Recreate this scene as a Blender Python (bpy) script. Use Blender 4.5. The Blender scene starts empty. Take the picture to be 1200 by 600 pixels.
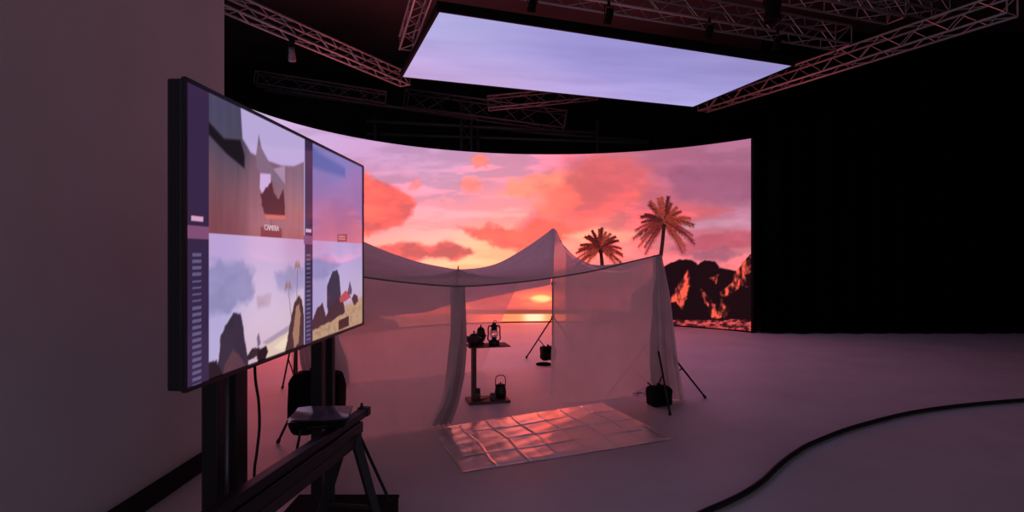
import bpy, bmesh, math, random
import numpy as np
from mathutils import Vector, Matrix

random.seed(7)
SC = bpy.context.scene
COL = SC.collection
PI = math.pi

# ------------------------------------------------------------------ camera
EYE = 1.6
F = 660.0                                   # focal length in pixels of a 1200 px wide frame
cam_d = bpy.data.cameras.new('camera')
cam_d.sensor_width = 36.0
cam_d.lens = F / 1200 * 36.0
cam_d.clip_start = 0.05
cam_d.clip_end = 200
cam = bpy.data.objects.new('camera', cam_d)
cam.location = (0, 0, EYE)
cam.rotation_euler = (PI / 2, 0, 0)
COL.objects.link(cam)
SC.camera = cam

vs = SC.view_settings
vs.view_transform = 'Standard'
vs.look = 'None'
vs.gamma = 1.0
vs.use_curve_mapping = False
vs.exposure = 0.0
SC.cycles.use_denoising = True
SC.cycles.max_bounces = 8
SC.cycles.transparent_max_bounces = 12


def at(px, py, y):
    return Vector(((px - 600) / F * y, y, EYE + (300 - py) / F * y))


def ground(px, py, z=0.0):
    y = (EYE - z) * F / (py - 300)
    return Vector(((px - 600) / F * y, y, z))


# ------------------------------------------------------------------ helpers
def tag(o, label=None, cat=None, group=None, kind=None):
    if label: o['label'] = label
    if cat: o['category'] = cat
    if group: o['group'] = group
    if kind: o['kind'] = kind
    return o


def empty(name, loc=(0, 0, 0), rz=0.0, label=None, cat=None, group=None):
    o = bpy.data.objects.new(name, None)
    o.empty_display_size = 0.1
    COL.objects.link(o)
    o.location = loc
    o.rotation_euler = (0, 0, rz)
    tag(o, label, cat, group)
    return o


class MB:
    """collects simple shapes into one mesh"""
    def __init__(self):
        self.v, self.f = [], []

    def add(self, vs_, fs_):
        n = len(self.v)
        self.v += [tuple(v) for v in vs_]
        self.f += [tuple(i + n for i in f) for f in fs_]
        return self

    def box(self, c, s, rz=0.0, bev=0.0):
        x, y, z = s[0] / 2, s[1] / 2, s[2] / 2
        if bev <= 0:
            pts = [(sx * x, sy * y, sz * z) for sz in (-1, 1) for sx, sy in ((-1, -1), (1, -1), (1, 1), (-1, 1))]
            fs = [(3, 2, 1, 0), (4, 5, 6, 7), (0, 1, 5, 4), (1, 2, 6, 5), (2, 3, 7, 6), (3, 0, 4, 7)]
        else:
            bm = bmesh.new()
            bmesh.ops.create_cube(bm, size=1)
            bmesh.ops.scale(bm, vec=s, verts=bm.verts)
            bmesh.ops.bevel(bm, geom=bm.edges[:], offset=bev, segments=2, affect='EDGES', profile=0.5)
            bm.verts.index_update()
            pts = [v.co[:] for v in bm.verts]
            fs = [[v.index for v in f.verts] for f in bm.faces]
            bm.free()
        cs, sn = math.cos(rz), math.sin(rz)
        return self.add([(c[0] + p[0] * cs - p[1] * sn, c[1] + p[0] * sn + p[1] * cs, c[2] + p[2]) for p in pts], fs)

    def tube(self, pts, r, seg=8, cap=True, closed=False):
        pts = [Vector(p) for p in pts]
        rs = r if isinstance(r, (list, tuple)) else [r] * len(pts)
        n = len(pts)
        up = None
        rings = []
        for i, p in enumerate(pts):
            if closed:
                d = pts[(i + 1) % n] - pts[i - 1]
            else:
                d = pts[min(i + 1, n - 1)] - pts[max(i - 1, 0)]
            d.normalize()
            if up is None:
                up = Vector((0, 0, 1)) if abs(d.z) < 0.9 else Vector((1, 0, 0))
            a = d.cross(up)
            if a.length < 1e-6:
                a = d.orthogonal()
            a.normalize()
            b = a.cross(d).normalized()
            up = b
            rings.append([p + (a * math.cos(2 * PI * k / seg) + b * math.sin(2 * PI * k / seg)) * rs[i] for k in range(seg)])
        v = [q for ring in rings for q in ring]
        fs = []
        for i in range(n if closed else n - 1):
            j = (i + 1) % n
            for k in range(seg):
                k2 = (k + 1) % seg
                fs.append((i * seg + k, i * seg + k2, j * seg + k2, j * seg + k))
        if cap and not closed:
            fs.append(tuple(reversed(range(seg))))
            fs.append(tuple((n - 1) * seg + k for k in range(seg)))
        return self.add(v, fs)

    def lathe(self, prof, c=(0, 0, 0), seg=20, sx=1.0, sy=1.0):
        v, fs = [], []
        for r, z in prof:
            for k in range(seg):
                a = 2 * PI * k / seg
                v.append((c[0] + r * sx * math.cos(a), c[1] + r * sy * math.sin(a), c[2] + z))
        for i in range(len(prof) - 1):
            for k in range(seg):
                k2 = (k + 1) % seg
                fs.append((i * seg + k, i * seg + k2, (i + 1) * seg + k2, (i + 1) * seg + k))
        fs.append(tuple(reversed(range(seg))))
        fs.append(tuple((len(prof) - 1) * seg + k for k in range(seg)))
        return self.add(v, fs)

    def grid(self, P):
        nv, nu = len(P), len(P[0])
        v = [p for row in P for p in row]
        fs = [(j * nu + i, j * nu + i + 1, (j + 1) * nu + i + 1, (j + 1) * nu + i) for j in range(nv - 1) for i in range(nu - 1)]
        return self.add(v, fs)

    def build(self, name, mat, parent=None, smooth=False):
        me = bpy.data.meshes.new(name)
        me.from_pydata(self.v, [], self.f)
        me.validate()
        if smooth:
            me.shade_smooth() if hasattr(me, 'shade_smooth') else None
        if mat: me.materials.append(mat)
        o = bpy.data.objects.new(name, me)
        COL.objects.link(o)
        if parent: o.parent = parent
        return o


def structure(o):
    o['kind'] = 'structure'
    return o


def catmull(pts, n=8):
    pts = [Vector(p) for p in pts]
    out = []
    for i in range(len(pts) - 1):
        p0, p1, p2, p3 = pts[max(i - 1, 0)], pts[i], pts[i + 1], pts[min(i + 2, len(pts) - 1)]
        for k in range(n):
            t = k / n
            out.append(0.5 * ((2 * p1) + (p2 - p0) * t + (2 * p0 - 5 * p1 + 4 * p2 - p3) * t * t + (3 * p1 - p0 - 3 * p2 + p3) * t ** 3))
    out.append(pts[-1])
    return out


# ------------------------------------------------------------------ materials
def s2l(c):
    return tuple(((x / 255) / 12.92 if x / 255 <= 0.04045 else ((x / 255 + 0.055) / 1.055) ** 2.4) for x in c)


def mat(name, col, rough=0.6, metal=0.0, spec=0.5, var=0.0, scale=8.0, bump=0.0, bscale=40.0, trans=0.0):
    m = bpy.data.materials.new(name)
    m.use_nodes = True
    nt = m.node_tree
    p = nt.nodes['Principled BSDF']
    p.inputs['Base Color'].default_value = (*col, 1)
    p.inputs['Roughness'].default_value = rough
    p.inputs['Metallic'].default_value = metal
    p.inputs['Specular IOR Level'].default_value = spec
    p.inputs['Transmission Weight'].default_value = trans
    tc = nt.nodes.new('ShaderNodeTexCoord')
    if var > 0:
        nz = nt.nodes.new('ShaderNodeTexNoise')
        nz.inputs['Scale'].default_value = scale
        nz.inputs['Detail'].default_value = 5
        nt.links.new(tc.outputs['Object'], nz.inputs['Vector'])
        rp = nt.nodes.new('ShaderNodeValToRGB')
        rp.color_ramp.elements[0].position = 0.3
        rp.color_ramp.elements[1].position = 0.7
        rp.color_ramp.elements[0].color = (*[c * (1 - var) for c in col], 1)
        rp.color_ramp.elements[1].color = (*[min(1, c * (1 + var)) for c in col], 1)
        nt.links.new(nz.outputs['Fac'], rp.inputs['Fac'])
        nt.links.new(rp.outputs['Color'], p.inputs['Base Color'])
    if bump > 0:
        nb = nt.nodes.new('ShaderNodeTexNoise')
        nb.inputs['Scale'].default_value = bscale
        nb.inputs['Detail'].default_value = 4
        nt.links.new(tc.outputs['Object'], nb.inputs['Vector'])
        bp = nt.nodes.new('ShaderNodeBump')
        bp.inputs['Strength'].default_value = bump
        bp.inputs['Distance'].default_value = 0.01
        nt.links.new(nb.outputs['Fac'], bp.inputs['Height'])
        nt.links.new(bp.outputs['Normal'], p.inputs['Normal'])
    return m


def screen_mat(name, strength=1.0, rough=0.6, spec=0.1):
    """a lit screen: shows the picture stored on the mesh"""
    m = bpy.data.materials.new(name)
    m.use_nodes = True
    nt = m.node_tree
    p = nt.nodes['Principled BSDF']
    at_ = nt.nodes.new('ShaderNodeAttribute')
    at_.attribute_name = 'picture'
    p.inputs['Base Color'].default_value = (0.004, 0.004, 0.004, 1)
    p.inputs['Roughness'].default_value = rough
    p.inputs['Specular IOR Level'].default_value = spec
    nt.links.new(at_.outputs['Color'], p.inputs['Emission Color'])
    p.inputs['Emission Strength'].default_value = strength
    return m


def sheer_mat(name, col, see, trl=0.55):
    m = bpy.data.materials.new(name)
    m.use_nodes = True
    nt = m.node_tree
    for n in list(nt.nodes): nt.nodes.remove(n)
    out = nt.nodes.new('ShaderNodeOutputMaterial')
    d = nt.nodes.new('ShaderNodeBsdfDiffuse')
    t = nt.nodes.new('ShaderNodeBsdfTranslucent')
    tr = nt.nodes.new('ShaderNodeBsdfTransparent')
    tc = nt.nodes.new('ShaderNodeTexCoord')
    nz = nt.nodes.new('ShaderNodeTexNoise')
    nz.inputs['Scale'].default_value = 3.0
    nz.inputs['Detail'].default_value = 6
    nt.links.new(tc.outputs['Object'], nz.inputs['Vector'])
    rp = nt.nodes.new('ShaderNodeValToRGB')
    rp.color_ramp.elements[0].position = 0.25
    rp.color_ramp.elements[1].position = 0.75
    rp.color_ramp.elements[0].color = (*[c * 0.92 for c in col], 1)
    rp.color_ramp.elements[1].color = (*[min(1, c * 1.05) for c in col], 1)
    nt.links.new(nz.outputs['Fac'], rp.inputs['Fac'])
    nt.links.new(rp.outputs['Color'], d.inputs['Color'])
    nt.links.new(rp.outputs['Color'], t.inputs['Color'])
    m1 = nt.nodes.new('ShaderNodeMixShader')
    m1.inputs[0].default_value = trl
    nt.links.new(d.outputs[0], m1.inputs[1])
    nt.links.new(t.outputs[0], m1.inputs[2])
    m2 = nt.nodes.new('ShaderNodeMixShader')
    m2.inputs[0].default_value = see
    nt.links.new(m1.outputs[0], m2.inputs[1])
    nt.links.new(tr.outputs[0], m2.inputs[2])
    nt.links.new(m2.outputs[0], out.inputs['Surface'])
    return m


M = {}
M['floor'] = mat('studio_floor', (0.84, 0.76, 0.81), 0.48, spec=0.4, var=0.07, scale=1.3, bump=0.05, bscale=25)
M['plaster'] = mat('left_wall_paint', (0.82, 0.76, 0.76), 0.8, var=0.04, scale=2)
M['dark'] = mat('dark_room_paint', (0.030, 0.024, 0.026), 0.9, spec=0.1, var=0.2)
M['ceil'] = mat('ceiling_paint', (0.10, 0.075, 0.075), 0.9, spec=0.1, var=0.2, scale=0.6)
M['velvet'] = mat('black_velvet', (0.004, 0.004, 0.005), 1.0, spec=0.0, var=0.3)
M['black'] = mat('black_paint', (0.012, 0.010, 0.012), 0.45, var=0.15)
M['blackm'] = mat('black_matte', (0.008, 0.007, 0.008), 0.85, spec=0.15, var=0.2)
M['alu'] = mat('truss_aluminium', (0.50, 0.44, 0.45), 0.42, metal=0.55, var=0.1)
M['alud'] = mat('truss_shaded', (0.16, 0.14, 0.15), 0.5, metal=0.4, var=0.1)  # shaded copy of the aluminium: the back rigging's lack of light is in the colour
M['bezel'] = mat('tv_bezel', (0.02, 0.02, 0.025), 0.3)
M['grey'] = mat('grey_metal', (0.25, 0.23, 0.26), 0.45, metal=0.5, var=0.1)
M['wood'] = mat('table_wood', (0.11, 0.04, 0.035), 0.5, var=0.3, scale=20)
M['iron'] = mat('blackened_iron', (0.02, 0.014, 0.014), 0.4, metal=0.3, var=0.2, scale=30)
M['brass'] = mat('dark_pewter', (0.06, 0.035, 0.035), 0.35, metal=0.6, var=0.2, scale=30)
M['amber'] = mat('amber_jar', (0.16, 0.06, 0.04), 0.25, var=0.2)
M['tin'] = mat('dull_tin', (0.12, 0.09, 0.10), 0.35, metal=0.5, var=0.1)
M['foil'] = mat('silver_sheet', (0.97, 0.93, 0.92), 0.22, metal=0.55, spec=0.9, var=0.04, scale=6, bump=0.10, bscale=14)
M['glossy'] = mat('glossy_plastic', (0.22, 0.19, 0.27), 0.15, spec=0.8, var=0.3, scale=12)
M['rail'] = mat('rail_metal', (0.06, 0.04, 0.04), 0.5, metal=0.3, var=0.2)  # metal a little lighter than the black beam
M['cord'] = mat('black_rubber', (0.012, 0.010, 0.014), 0.6, var=0.2)
M['chrome'] = mat('steel_clip', (0.6, 0.55, 0.55), 0.25, metal=0.9)
M['led'] = screen_mat('led_picture')
M['tv'] = screen_mat('monitor_picture', 1.0, rough=0.06, spec=0.5)
M['sheer'] = sheer_mat('sheer_tent_cloth', (0.97, 0.92, 0.91), 0.32, 0.64)
M['roof'] = sheer_mat('roof_tent_cloth', (0.97, 0.94, 0.95), 0.14, 0.52)
M['sheer_b'] = sheer_mat('fuller_tent_cloth', (0.98, 0.94, 0.92), 0.17, 0.70)
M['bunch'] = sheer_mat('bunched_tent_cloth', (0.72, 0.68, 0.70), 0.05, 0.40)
M['flap'] = sheer_mat('doubled_tent_cloth', (0.86, 0.86, 0.92), 0.02, 0.20)
M['hem'] = mat('darkened_hem_cloth', (0.30, 0.25, 0.27), 0.9, spec=0.1, var=0.1)  # darker colour stands in for light held back by the doubled cloth
M['thin'] = sheer_mat('thin_gauze', (0.92, 0.86, 0.87), 0.32, 0.6)
M['glass'] = mat('lantern_glass', (0.8, 0.75, 0.75), 0.05, trans=1.0)
mt = bpy.data.materials.new('caption_white')
mt.use_nodes = True
mt.node_tree.nodes['Principled BSDF'].inputs['Emission Color'].default_value = (0.55, 0.42, 0.46, 1)
mt.node_tree.nodes['Principled BSDF'].inputs['Emission Strength'].default_value = 1
M['cap'] = mt

w = bpy.data.worlds.new('world')
SC.world = w
w.use_nodes = True
w.node_tree.nodes['Background'].inputs[0].default_value = (0.82, 0.78, 1.0, 1)
w.node_tree.nodes['Background'].inputs[1].default_value = 0.27  # dim lavender fill, added; enters where the room is open behind the camera


# ------------------------------------------------------------------ noise for the pictures on the screens
def vnoise(x, y, seed):
    rng = np.random.RandomState(seed)
    T = rng.rand(256, 256)
    xi, yi = np.floor(x).astype(int), np.floor(y).astype(int)
    fx, fy = x - xi, y - yi
    fx, fy = fx * fx * (3 - 2 * fx), fy * fy * (3 - 2 * fy)
    g = lambda a, b: T[a % 256, b % 256]
    return (g(xi, yi) * (1 - fx) + g(xi + 1, yi) * fx) * (1 - fy) + (g(xi, yi + 1) * (1 - fx) + g(xi + 1, yi + 1) * fx) * fy


def fbm(x, y, seed, octv=5):
    s, a, tot = 0, 1.0, 0
    for k in range(octv):
        s = s + a * vnoise(x * 2 ** k, y * 2 ** k, seed + k)
        tot += a
        a *= 0.55
    return s / tot


def sdf(x, y, poly):
    """signed distance to a polygon, negative inside"""
    d = np.full(x.shape, 1e9)
    ins = np.zeros(x.shape, bool)
    n = len(poly)
    for i in range(n):
        ax, ay = poly[i]
        bx, by = poly[(i + 1) % n]
        ex, ey = bx - ax, by - ay
        wx, wy = x - ax, y - ay
        t = np.clip((wx * ex + wy * ey) / (ex * ex + ey * ey + 1e-9), 0, 1)
        d = np.minimum(d, np.hypot(wx - ex * t, wy - ey * t))
        c = ((ay <= y) & (by > y)) | ((by <= y) & (ay > y))
        xx = ax + (y - ay) * ex / (ey if abs(ey) > 1e-9 else 1e-9)
        ins ^= c & (x < xx)
    return np.where(ins, -d, d)


def sstep(a, b, x):
    t = np.clip((x - a) / (b - a), 0, 1)
    return t * t * (3 - 2 * t)


class Picture:
    """a painted picture: colours in display values, 0..255"""
    def __init__(self, x, y):
        self.x, self.y = x, y
        self.c = np.zeros(x.shape + (3,))

    def field(self, pts, sig):
        W = np.zeros(self.x.shape)
        A = np.zeros(self.c.shape)
        for px, py, col in pts:
            d2 = ((self.x - px) / sig) ** 2 + ((self.y - py) / (sig * 0.7)) ** 2
            wt = np.exp(-d2) + 1e-4 / (1 + d2)
            W += wt
            A += wt[..., None] * np.array(col, float)
        self.c = A / W[..., None]

    def over(self, mask, col):
        mask = np.clip(mask, 0, 1)[..., None]
        self.c = self.c * (1 - mask) + np.array(col, float) * mask if not isinstance(col, np.ndarray) else self.c * (1 - mask) + col * mask

    def cloud(self, poly, col, soft=5, rag=8, op=1.0, seed=1, sc=14, dark=None):
        n = fbm(self.x / sc, self.y / sc * 1.3, seed) - 0.5
        d = sdf(self.x, self.y, poly) + n * 2 * rag
        mk = (1 - sstep(-soft, soft, d)) * op
        base = np.array(col, float)
        n2 = fbm(self.x / (sc * 2.4) + 9, self.y / (sc * 1.1), seed + 20, 4)
        cc = base + (np.array(dark if dark else [c * 0.86 for c in col], float) - base) * (0.75 * sstep(0.25, 0.8, n2))[..., None]
        self.over(mk, cc)

    def poly(self, pts, col, soft=0.8, rag=0.0, seed=3, sc=5, op=1.0):
        d = sdf(self.x, self.y, pts)
        if rag: d = d + (fbm(self.x / sc, self.y / sc, seed) - 0.5) * 2 * rag
        self.over((1 - sstep(-soft, soft, d)) * op, col)

    def disc(self, cx, cy, rx, ry, col, soft=0.3, op=1.0):
        r = np.hypot((self.x - cx) / rx, (self.y - cy) / ry)
        self.over((1 - sstep(1 - soft, 1 + soft, r)) * op, col)

    def linear(self):
        c = np.clip(self.c, 0, 255) / 255
        return np.where(c <= 0.04045, c / 12.92, ((c + 0.055) / 1.055) ** 2.4)


def set_picture(me, lin):
    a = me.color_attributes.new('picture', 'FLOAT_COLOR', 'POINT')
    buf = np.ones((len(me.vertices), 4), np.float32)
    buf[:, :3] = lin.reshape(-1, 3)
    a.data.foreach_set('color', buf.ravel())


def np_grid(name, P, material, parent=None):
    """P: (nv, nu, 3) array -> one smooth grid mesh"""
    nv, nu = P.shape[:2]
    idx = np.arange(nv * nu).reshape(nv, nu)
    q = np.stack([idx[:-1, :-1], idx[:-1, 1:], idx[1:, 1:], idx[1:, :-1]], -1).reshape(-1, 4)
    me = bpy.data.meshes.new(name)
    me.from_pydata(P.reshape(-1, 3).tolist(), [], q.tolist())
    me.polygons.foreach_set('use_smooth', np.ones(len(q), bool))
    me.materials.append(material)
    o = bpy.data.objects.new(name, me)
    COL.objects.link(o)
    if parent: o.parent = parent
    return o


# ------------------------------------------------------------------ room shell
structure(MB().box((1, 7, -0.05), (26, 24, 0.1)).build('floor', M['floor']))
structure(MB().box((1, 7, 7.05), (26, 24, 0.1)).build('ceiling', M['ceil']))
structure(MB().box((1, 18.1, 3.5), (26, 0.2, 7)).build('wall_back', M['dark']))
structure(MB().box((13.1, 7, 3.5), (0.2, 22, 7)).build('wall_right', M['dark']))
structure(MB().box((-11.1, 11, 3.5), (0.2, 14, 7)).build('wall_far_left', M['dark']))
structure(MB().box((-2.5, 0.3, 3.5), (0.3, 8.6, 7)).build('wall_left', M['plaster']))
structure(MB().box((-2.32, 0.3, 0.06), (0.06, 8.6, 0.12), bev=0.008).build('baseboard_left', M['dark']))

# ------------------------------------------------------------------ curved LED screen
LC, LR, LH = Vector((0.912, 8.19)), 5.40, 4.05
TH0, TH1 = math.radians(-92), math.radians(49.3)


def wall_pt(th, h, off=0.0):
    r = LR - off
    return Vector((LC.x + r * math.sin(th), LC.y + r * math.cos(th), h))


def to_wall(px, py):
    """where the sight line through a photograph point meets the screen -> angle, height"""
    d = Vector(((px - 600) / F, 1.0))
    a = d.dot(d)
    b = d.dot(LC)
    c = LC.dot(LC) - LR * LR
    t = (b + math.sqrt(max(b * b - a * c, 0))) / a
    return math.atan2(d.x * t - LC.x, t - LC.y), EYE + (300 - py) / F * t


led = empty('curved_led_screen', (LC.x, LC.y, 0), 0,
            'huge curved video wall showing a pink sunset sky over sea and rocks', 'screen')
NU, NV = 680, 210
ths = np.linspace(TH0, TH1, NU)
hs = np.linspace(0.03, LH, NV)
TT, HH = np.meshgrid(ths, hs)
PX = LR * np.sin(TT)
PY = LR * np.cos(TT)
P = np.stack([PX, PY, HH], -1)
face = np_grid('picture_face', P, M['led'], led)
qx = 600 + F * (PX + LC.x) / (PY + LC.y)
qy = 300 - F * (HH - EYE) / (PY + LC.y)
pc = Picture(qx, qy)
SKY = [
    (290, 135, (205, 180, 222)), (360, 165, (203, 168, 214)), (440, 180, (203, 158, 206)), (520, 185, (206, 156, 198)),
    (600, 190, (222, 150, 186)), (660, 190, (226, 138, 168)), (720, 190, (204, 118, 148)), (790, 188, (188, 112, 144)),
    (865, 178, (178, 112, 144)), (440, 215, (222, 150, 182)), (520, 220, (226, 160, 190)), (590, 215, (240, 158, 178)),
    (450, 255, (246, 150, 160)), (520, 250, (246, 164, 182)), (590, 240, (250, 163, 174)), (520, 275, (255, 172, 170)),
    (600, 260, (254, 160, 158)), (470, 305, (255, 184, 158)), (560, 300, (255, 200, 152)), (600, 295, (255, 204, 150)),
    (540, 314, (255, 222, 164)), (700, 220, (226, 106, 116)), (760, 220, (206, 108, 130)), (830, 215, (172, 100, 132)),
    (874, 215, (170, 104, 136)), (700, 250, (235, 114, 112)), (760, 250, (220, 100, 115)), (820, 250, (222, 108, 125)),
    (874, 240, (208, 116, 145)), (690, 275, (248, 160, 138)), (740, 280, (236, 120, 124)), (800, 262, (222, 130, 150)),
    (872, 257, (200, 165, 196)), (720, 300, (252, 150, 148)), (790, 300, (240, 130, 140)), (850, 285, (205, 98, 120)),
    (872, 298, (240, 140, 140)), (330, 230, (222, 140, 170)), (380, 290, (248, 150, 150)), (330, 330, (240, 130, 130)),
    (400, 340, (250, 150, 130)), (500, 345, (246, 140, 122)), (580, 345, (236, 112, 102)), (640, 342, (238, 104, 96)),
    (700, 350, (226, 108, 108)), (770, 345, (214, 100, 108)), (350, 400, (200, 90, 90)), (860, 360, (190, 80, 90))]
pc.field(SKY, 42)
# wide tinted streaks
n = fbm(qx / 60, qy / 14, 40)
pc.c *= (0.95 + 0.10 * sstep(0.35, 0.65, n))[..., None]
pc.cloud([(345, 240), (368, 214), (398, 203), (424, 200), (436, 208), (455, 214), (474, 224), (486, 238), (482, 252), (470, 264), (452, 268), (430, 276), (395, 286), (362, 276), (348, 262)],
         (250, 118, 106), 4, 6, 1, 2, 16, (212, 96, 100))
pc.cloud([(430, 292), (470, 284), (505, 288), (522, 281), (540, 288), (556, 297), (535, 305), (500, 303), (470, 306), (440, 302)],
         (236, 108, 106), 3, 4, 0.95, 5, 10)
pc.cloud([(612, 268), (630, 252), (640, 230), (662, 206), (690, 186), (735, 180), (765, 200), (750, 236), (715, 256), (680, 270), (650, 286), (615, 290)],
         (240, 112, 106), 11, 12, 0.72, 8, 22, (214, 96, 108))
pc.cloud([(625, 240), (650, 214), (676, 204), (690, 214), (676, 236), (650, 258), (630, 262)], (255, 138, 112), 8, 9, 0.55, 9, 14)
pc.cloud([(536, 265), (552, 270), (572, 261), (592, 270), (612, 268), (630, 256), (655, 258), (672, 268), (650, 286), (610, 296), (585, 290), (560, 280)],
         (242, 110, 98), 4, 6, 0.9, 11, 12, (218, 92, 92))
pc.cloud([(584, 228), (600, 211), (625, 205), (652, 199), (668, 204), (650, 224), (620, 232)], (255, 154, 126), 6, 7, 0.8, 12, 12)
pc.cloud([(552, 188), (556, 182), (566, 181), (573, 187), (570, 195), (558, 196)], (255, 138, 124), 3, 3, 0.85, 31, 6)
pc.cloud([(538, 218), (544, 209), (556, 207), (566, 216), (562, 224), (546, 226)], (254, 146, 134), 4, 4, 0.8, 32, 7)
pc.cloud([(478, 222), (482, 212), (491, 210), (494, 218), (488, 224)], (250, 142, 142), 3, 3, 0.7, 33, 6)
pc.cloud([(500, 236), (520, 230), (540, 236), (524, 243)], (250, 170, 180), 4, 3, 0.5, 34, 8)
pc.cloud([(660, 182), (720, 182), (750, 200), (735, 232), (690, 240), (660, 215)], (226, 104, 110), 9, 9, 0.5, 15, 18)
pc.cloud([(770, 202), (830, 192), (900, 196), (900, 236), (840, 241), (800, 233)], (164, 96, 128), 8, 8, 0.75, 17, 20)
pc.cloud([(785, 292), (810, 279), (842, 273), (905, 266), (905, 290), (840, 292), (800, 298)], (206, 96, 116), 3, 4, 0.85, 19, 12)
pc.cloud([(806, 296), (848, 289), (868, 298), (850, 305), (815, 304)], (178, 100, 124), 3, 3, 0.8, 23, 10)
pc.cloud([(786, 271), (820, 259), (905, 251), (905, 261), (830, 268)], (216, 152, 176), 3, 2, 0.85, 21, 12)
pc.cloud([(660, 276), (700, 268), (748, 272), (735, 282), (690, 286)], (255, 186, 156), 4, 3, 0.75, 22, 12)
pc.cloud([(740, 252), (800, 240), (860, 246), (830, 254), (770, 262)], (236, 104, 112), 4, 4, 0.6, 24, 14)
# haze, sun, sea
rx = sstep(520, 575, qx) * (1 - sstep(665, 710, qx))
st = fbm(qx / 40, qy / 3.0, 60)
pc.over(rx * sstep(330, 340, qy) * 0.8, np.stack([216 + 24 * st, 84 + 36 * st, 86 + 20 * st], -1))
pc.disc(634, 350.5, 24, 9, (255, 150, 105), 0.6, 0.8)
pc.disc(634, 350.5, 12, 4.6, (255, 226, 150), 0.35)
pc.over(rx * (1 - sstep(1.5, 3.0, np.abs(qy - 354 - 1.5 * np.sin(qx / 5)))) * 0.35, (226, 96, 90))
sea = sstep(366.5, 368.5, qy)
pc.over(sstep(535, 575, qx) * (1 - sstep(665, 690, qx)) * sea, np.stack([248 + 0 * st, 126 + 36 * st, 92 + 24 * st], -1))
rd = np.exp(-((qx - 626) / 13.0) ** 4)
rd2 = np.exp(-((qx - 626) / 24.0) ** 2)
pc.over(sea * rd2 * 0.5, (255, 186, 112))
pc.over(sea * rd, (255, 236, 196))
pc.over(rx * (1 - sstep(1.6, 3.4, np.abs(qy - 365.5))) * 0.85, (150, 72, 58))
# rocks on the left, dim, and the rubble along the foot
rk = fbm(qx / 9, qy / 7, 70)
pc.poly([(396, 392), (404, 379), (430, 366), (446, 372), (462, 376), (476, 392)], (70, 30, 34), 1.5, 3, 71)
rub = fbm(qx / 5.0, qy / 2.2, 80, 4)
rubc = np.array((52, 16, 26.)) + (np.array((222, 84, 80.)) - np.array((52, 16, 26.))) * sstep(0.30, 0.70, rub)[..., None]
side = np.maximum(1 - sstep(400, 470, qx), sstep(690, 720, qx))
hgt = HH
pc.over(side * (1 - sstep(0.29, 0.33, hgt + 0.05 * (fbm(qx / 20, qx * 0, 83) - 0.5))), rubc)
rocks = [(740, 345), (762, 330), (774, 316), (784, 309), (796, 304), (811, 305), (818, 310), (826, 304), (838, 306), (843, 314), (857, 317), (866, 319),
         (869, 309), (880, 298), (905, 288), (905, 375), (740, 375)]
pc.poly(rocks, (24, 9, 14), 0.8, 2.0, 91, 6)
lit = fbm(qx / 4.0, qy / 9.0, 95, 4)
lc = np.array((40, 12, 18.)) + (np.array((240, 96, 76.)) - np.array((40, 12, 18.))) * sstep(0.28, 0.62, lit)[..., None]
for k, pl in enumerate([
        [(806, 316), (799, 326), (789, 343), (784, 353), (793, 354), (799, 362), (804, 350), (808, 332)],
        [(821, 336), (825, 350), (830, 360), (834, 373), (843, 373), (838, 358), (827, 345)],
        [(844, 342), (859, 331), (862, 319), (870, 308), (884, 296), (884, 318), (873, 322), (876, 337), (868, 335), (856, 345), (847, 349)],
        [(846, 351), (856, 364), (850, 373), (839, 373)], [(832, 326), (842, 322), (838, 332)]]):
    d = sdf(qx, qy, pl) + (fbm(qx / 4, qy / 5, 100 + k) - 0.5) * 5
    pc.over((1 - sstep(-1.2, 1.2, d)), lc)
lin = pc.linear()
# the red diodes of the sunset run brighter than white on the photograph: they clip there
k_ = sstep(0.72, 1.0, lin[..., 0])
lin[..., 0] *= 1 + 1.7 * k_
lin[..., 1] *= 1 + 0.08 * k_
set_picture(face.data, lin)
# back shell and edge trims
bs = MB()
n_ = 60
for i in range(n_):
    pass
Pb = [[tuple(Vector((LR + 0.12) * Vector((math.sin(t), math.cos(t)))).to_3d() + Vector((0, 0, h))) for t in np.linspace(TH0, TH1, 70)] for h in (0.0, LH)]
bs.grid(Pb)
bs.build('back_shell', M['blackm'], led)
for nm, h in (('top_edge', LH + 0.012), ('bottom_edge', 0.015)):
    e = MB()
    ring = [[], []]
    pts_in = [((LR - 0.004) * math.sin(t), (LR - 0.004) * math.cos(t)) for t in np.linspace(TH0, TH1, 90)]
    pts_out = [((LR + 0.12) * math.sin(t), (LR + 0.12) * math.cos(t)) for t in np.linspace(TH0, TH1, 90)]
    e.grid([[(x, y, h - 0.012) for x, y in pts_in], [(x, y, h + 0.012) for x, y in pts_in],
            [(x, y, h + 0.012) for x, y in pts_out], [(x, y, h - 0.012) for x, y in pts_out]])
    e.build(nm, M['blackm'], led)
for t in (TH0, TH1):
    e = MB()
    c = Vector(((LR + 0.05) * math.sin(t), (LR + 0.05) * math.cos(t)))
    e.box((c.x, c.y, LH / 2), (0.05, 0.16, LH), -t)
    e.build('side_edge', M['blackm'], led)


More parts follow.
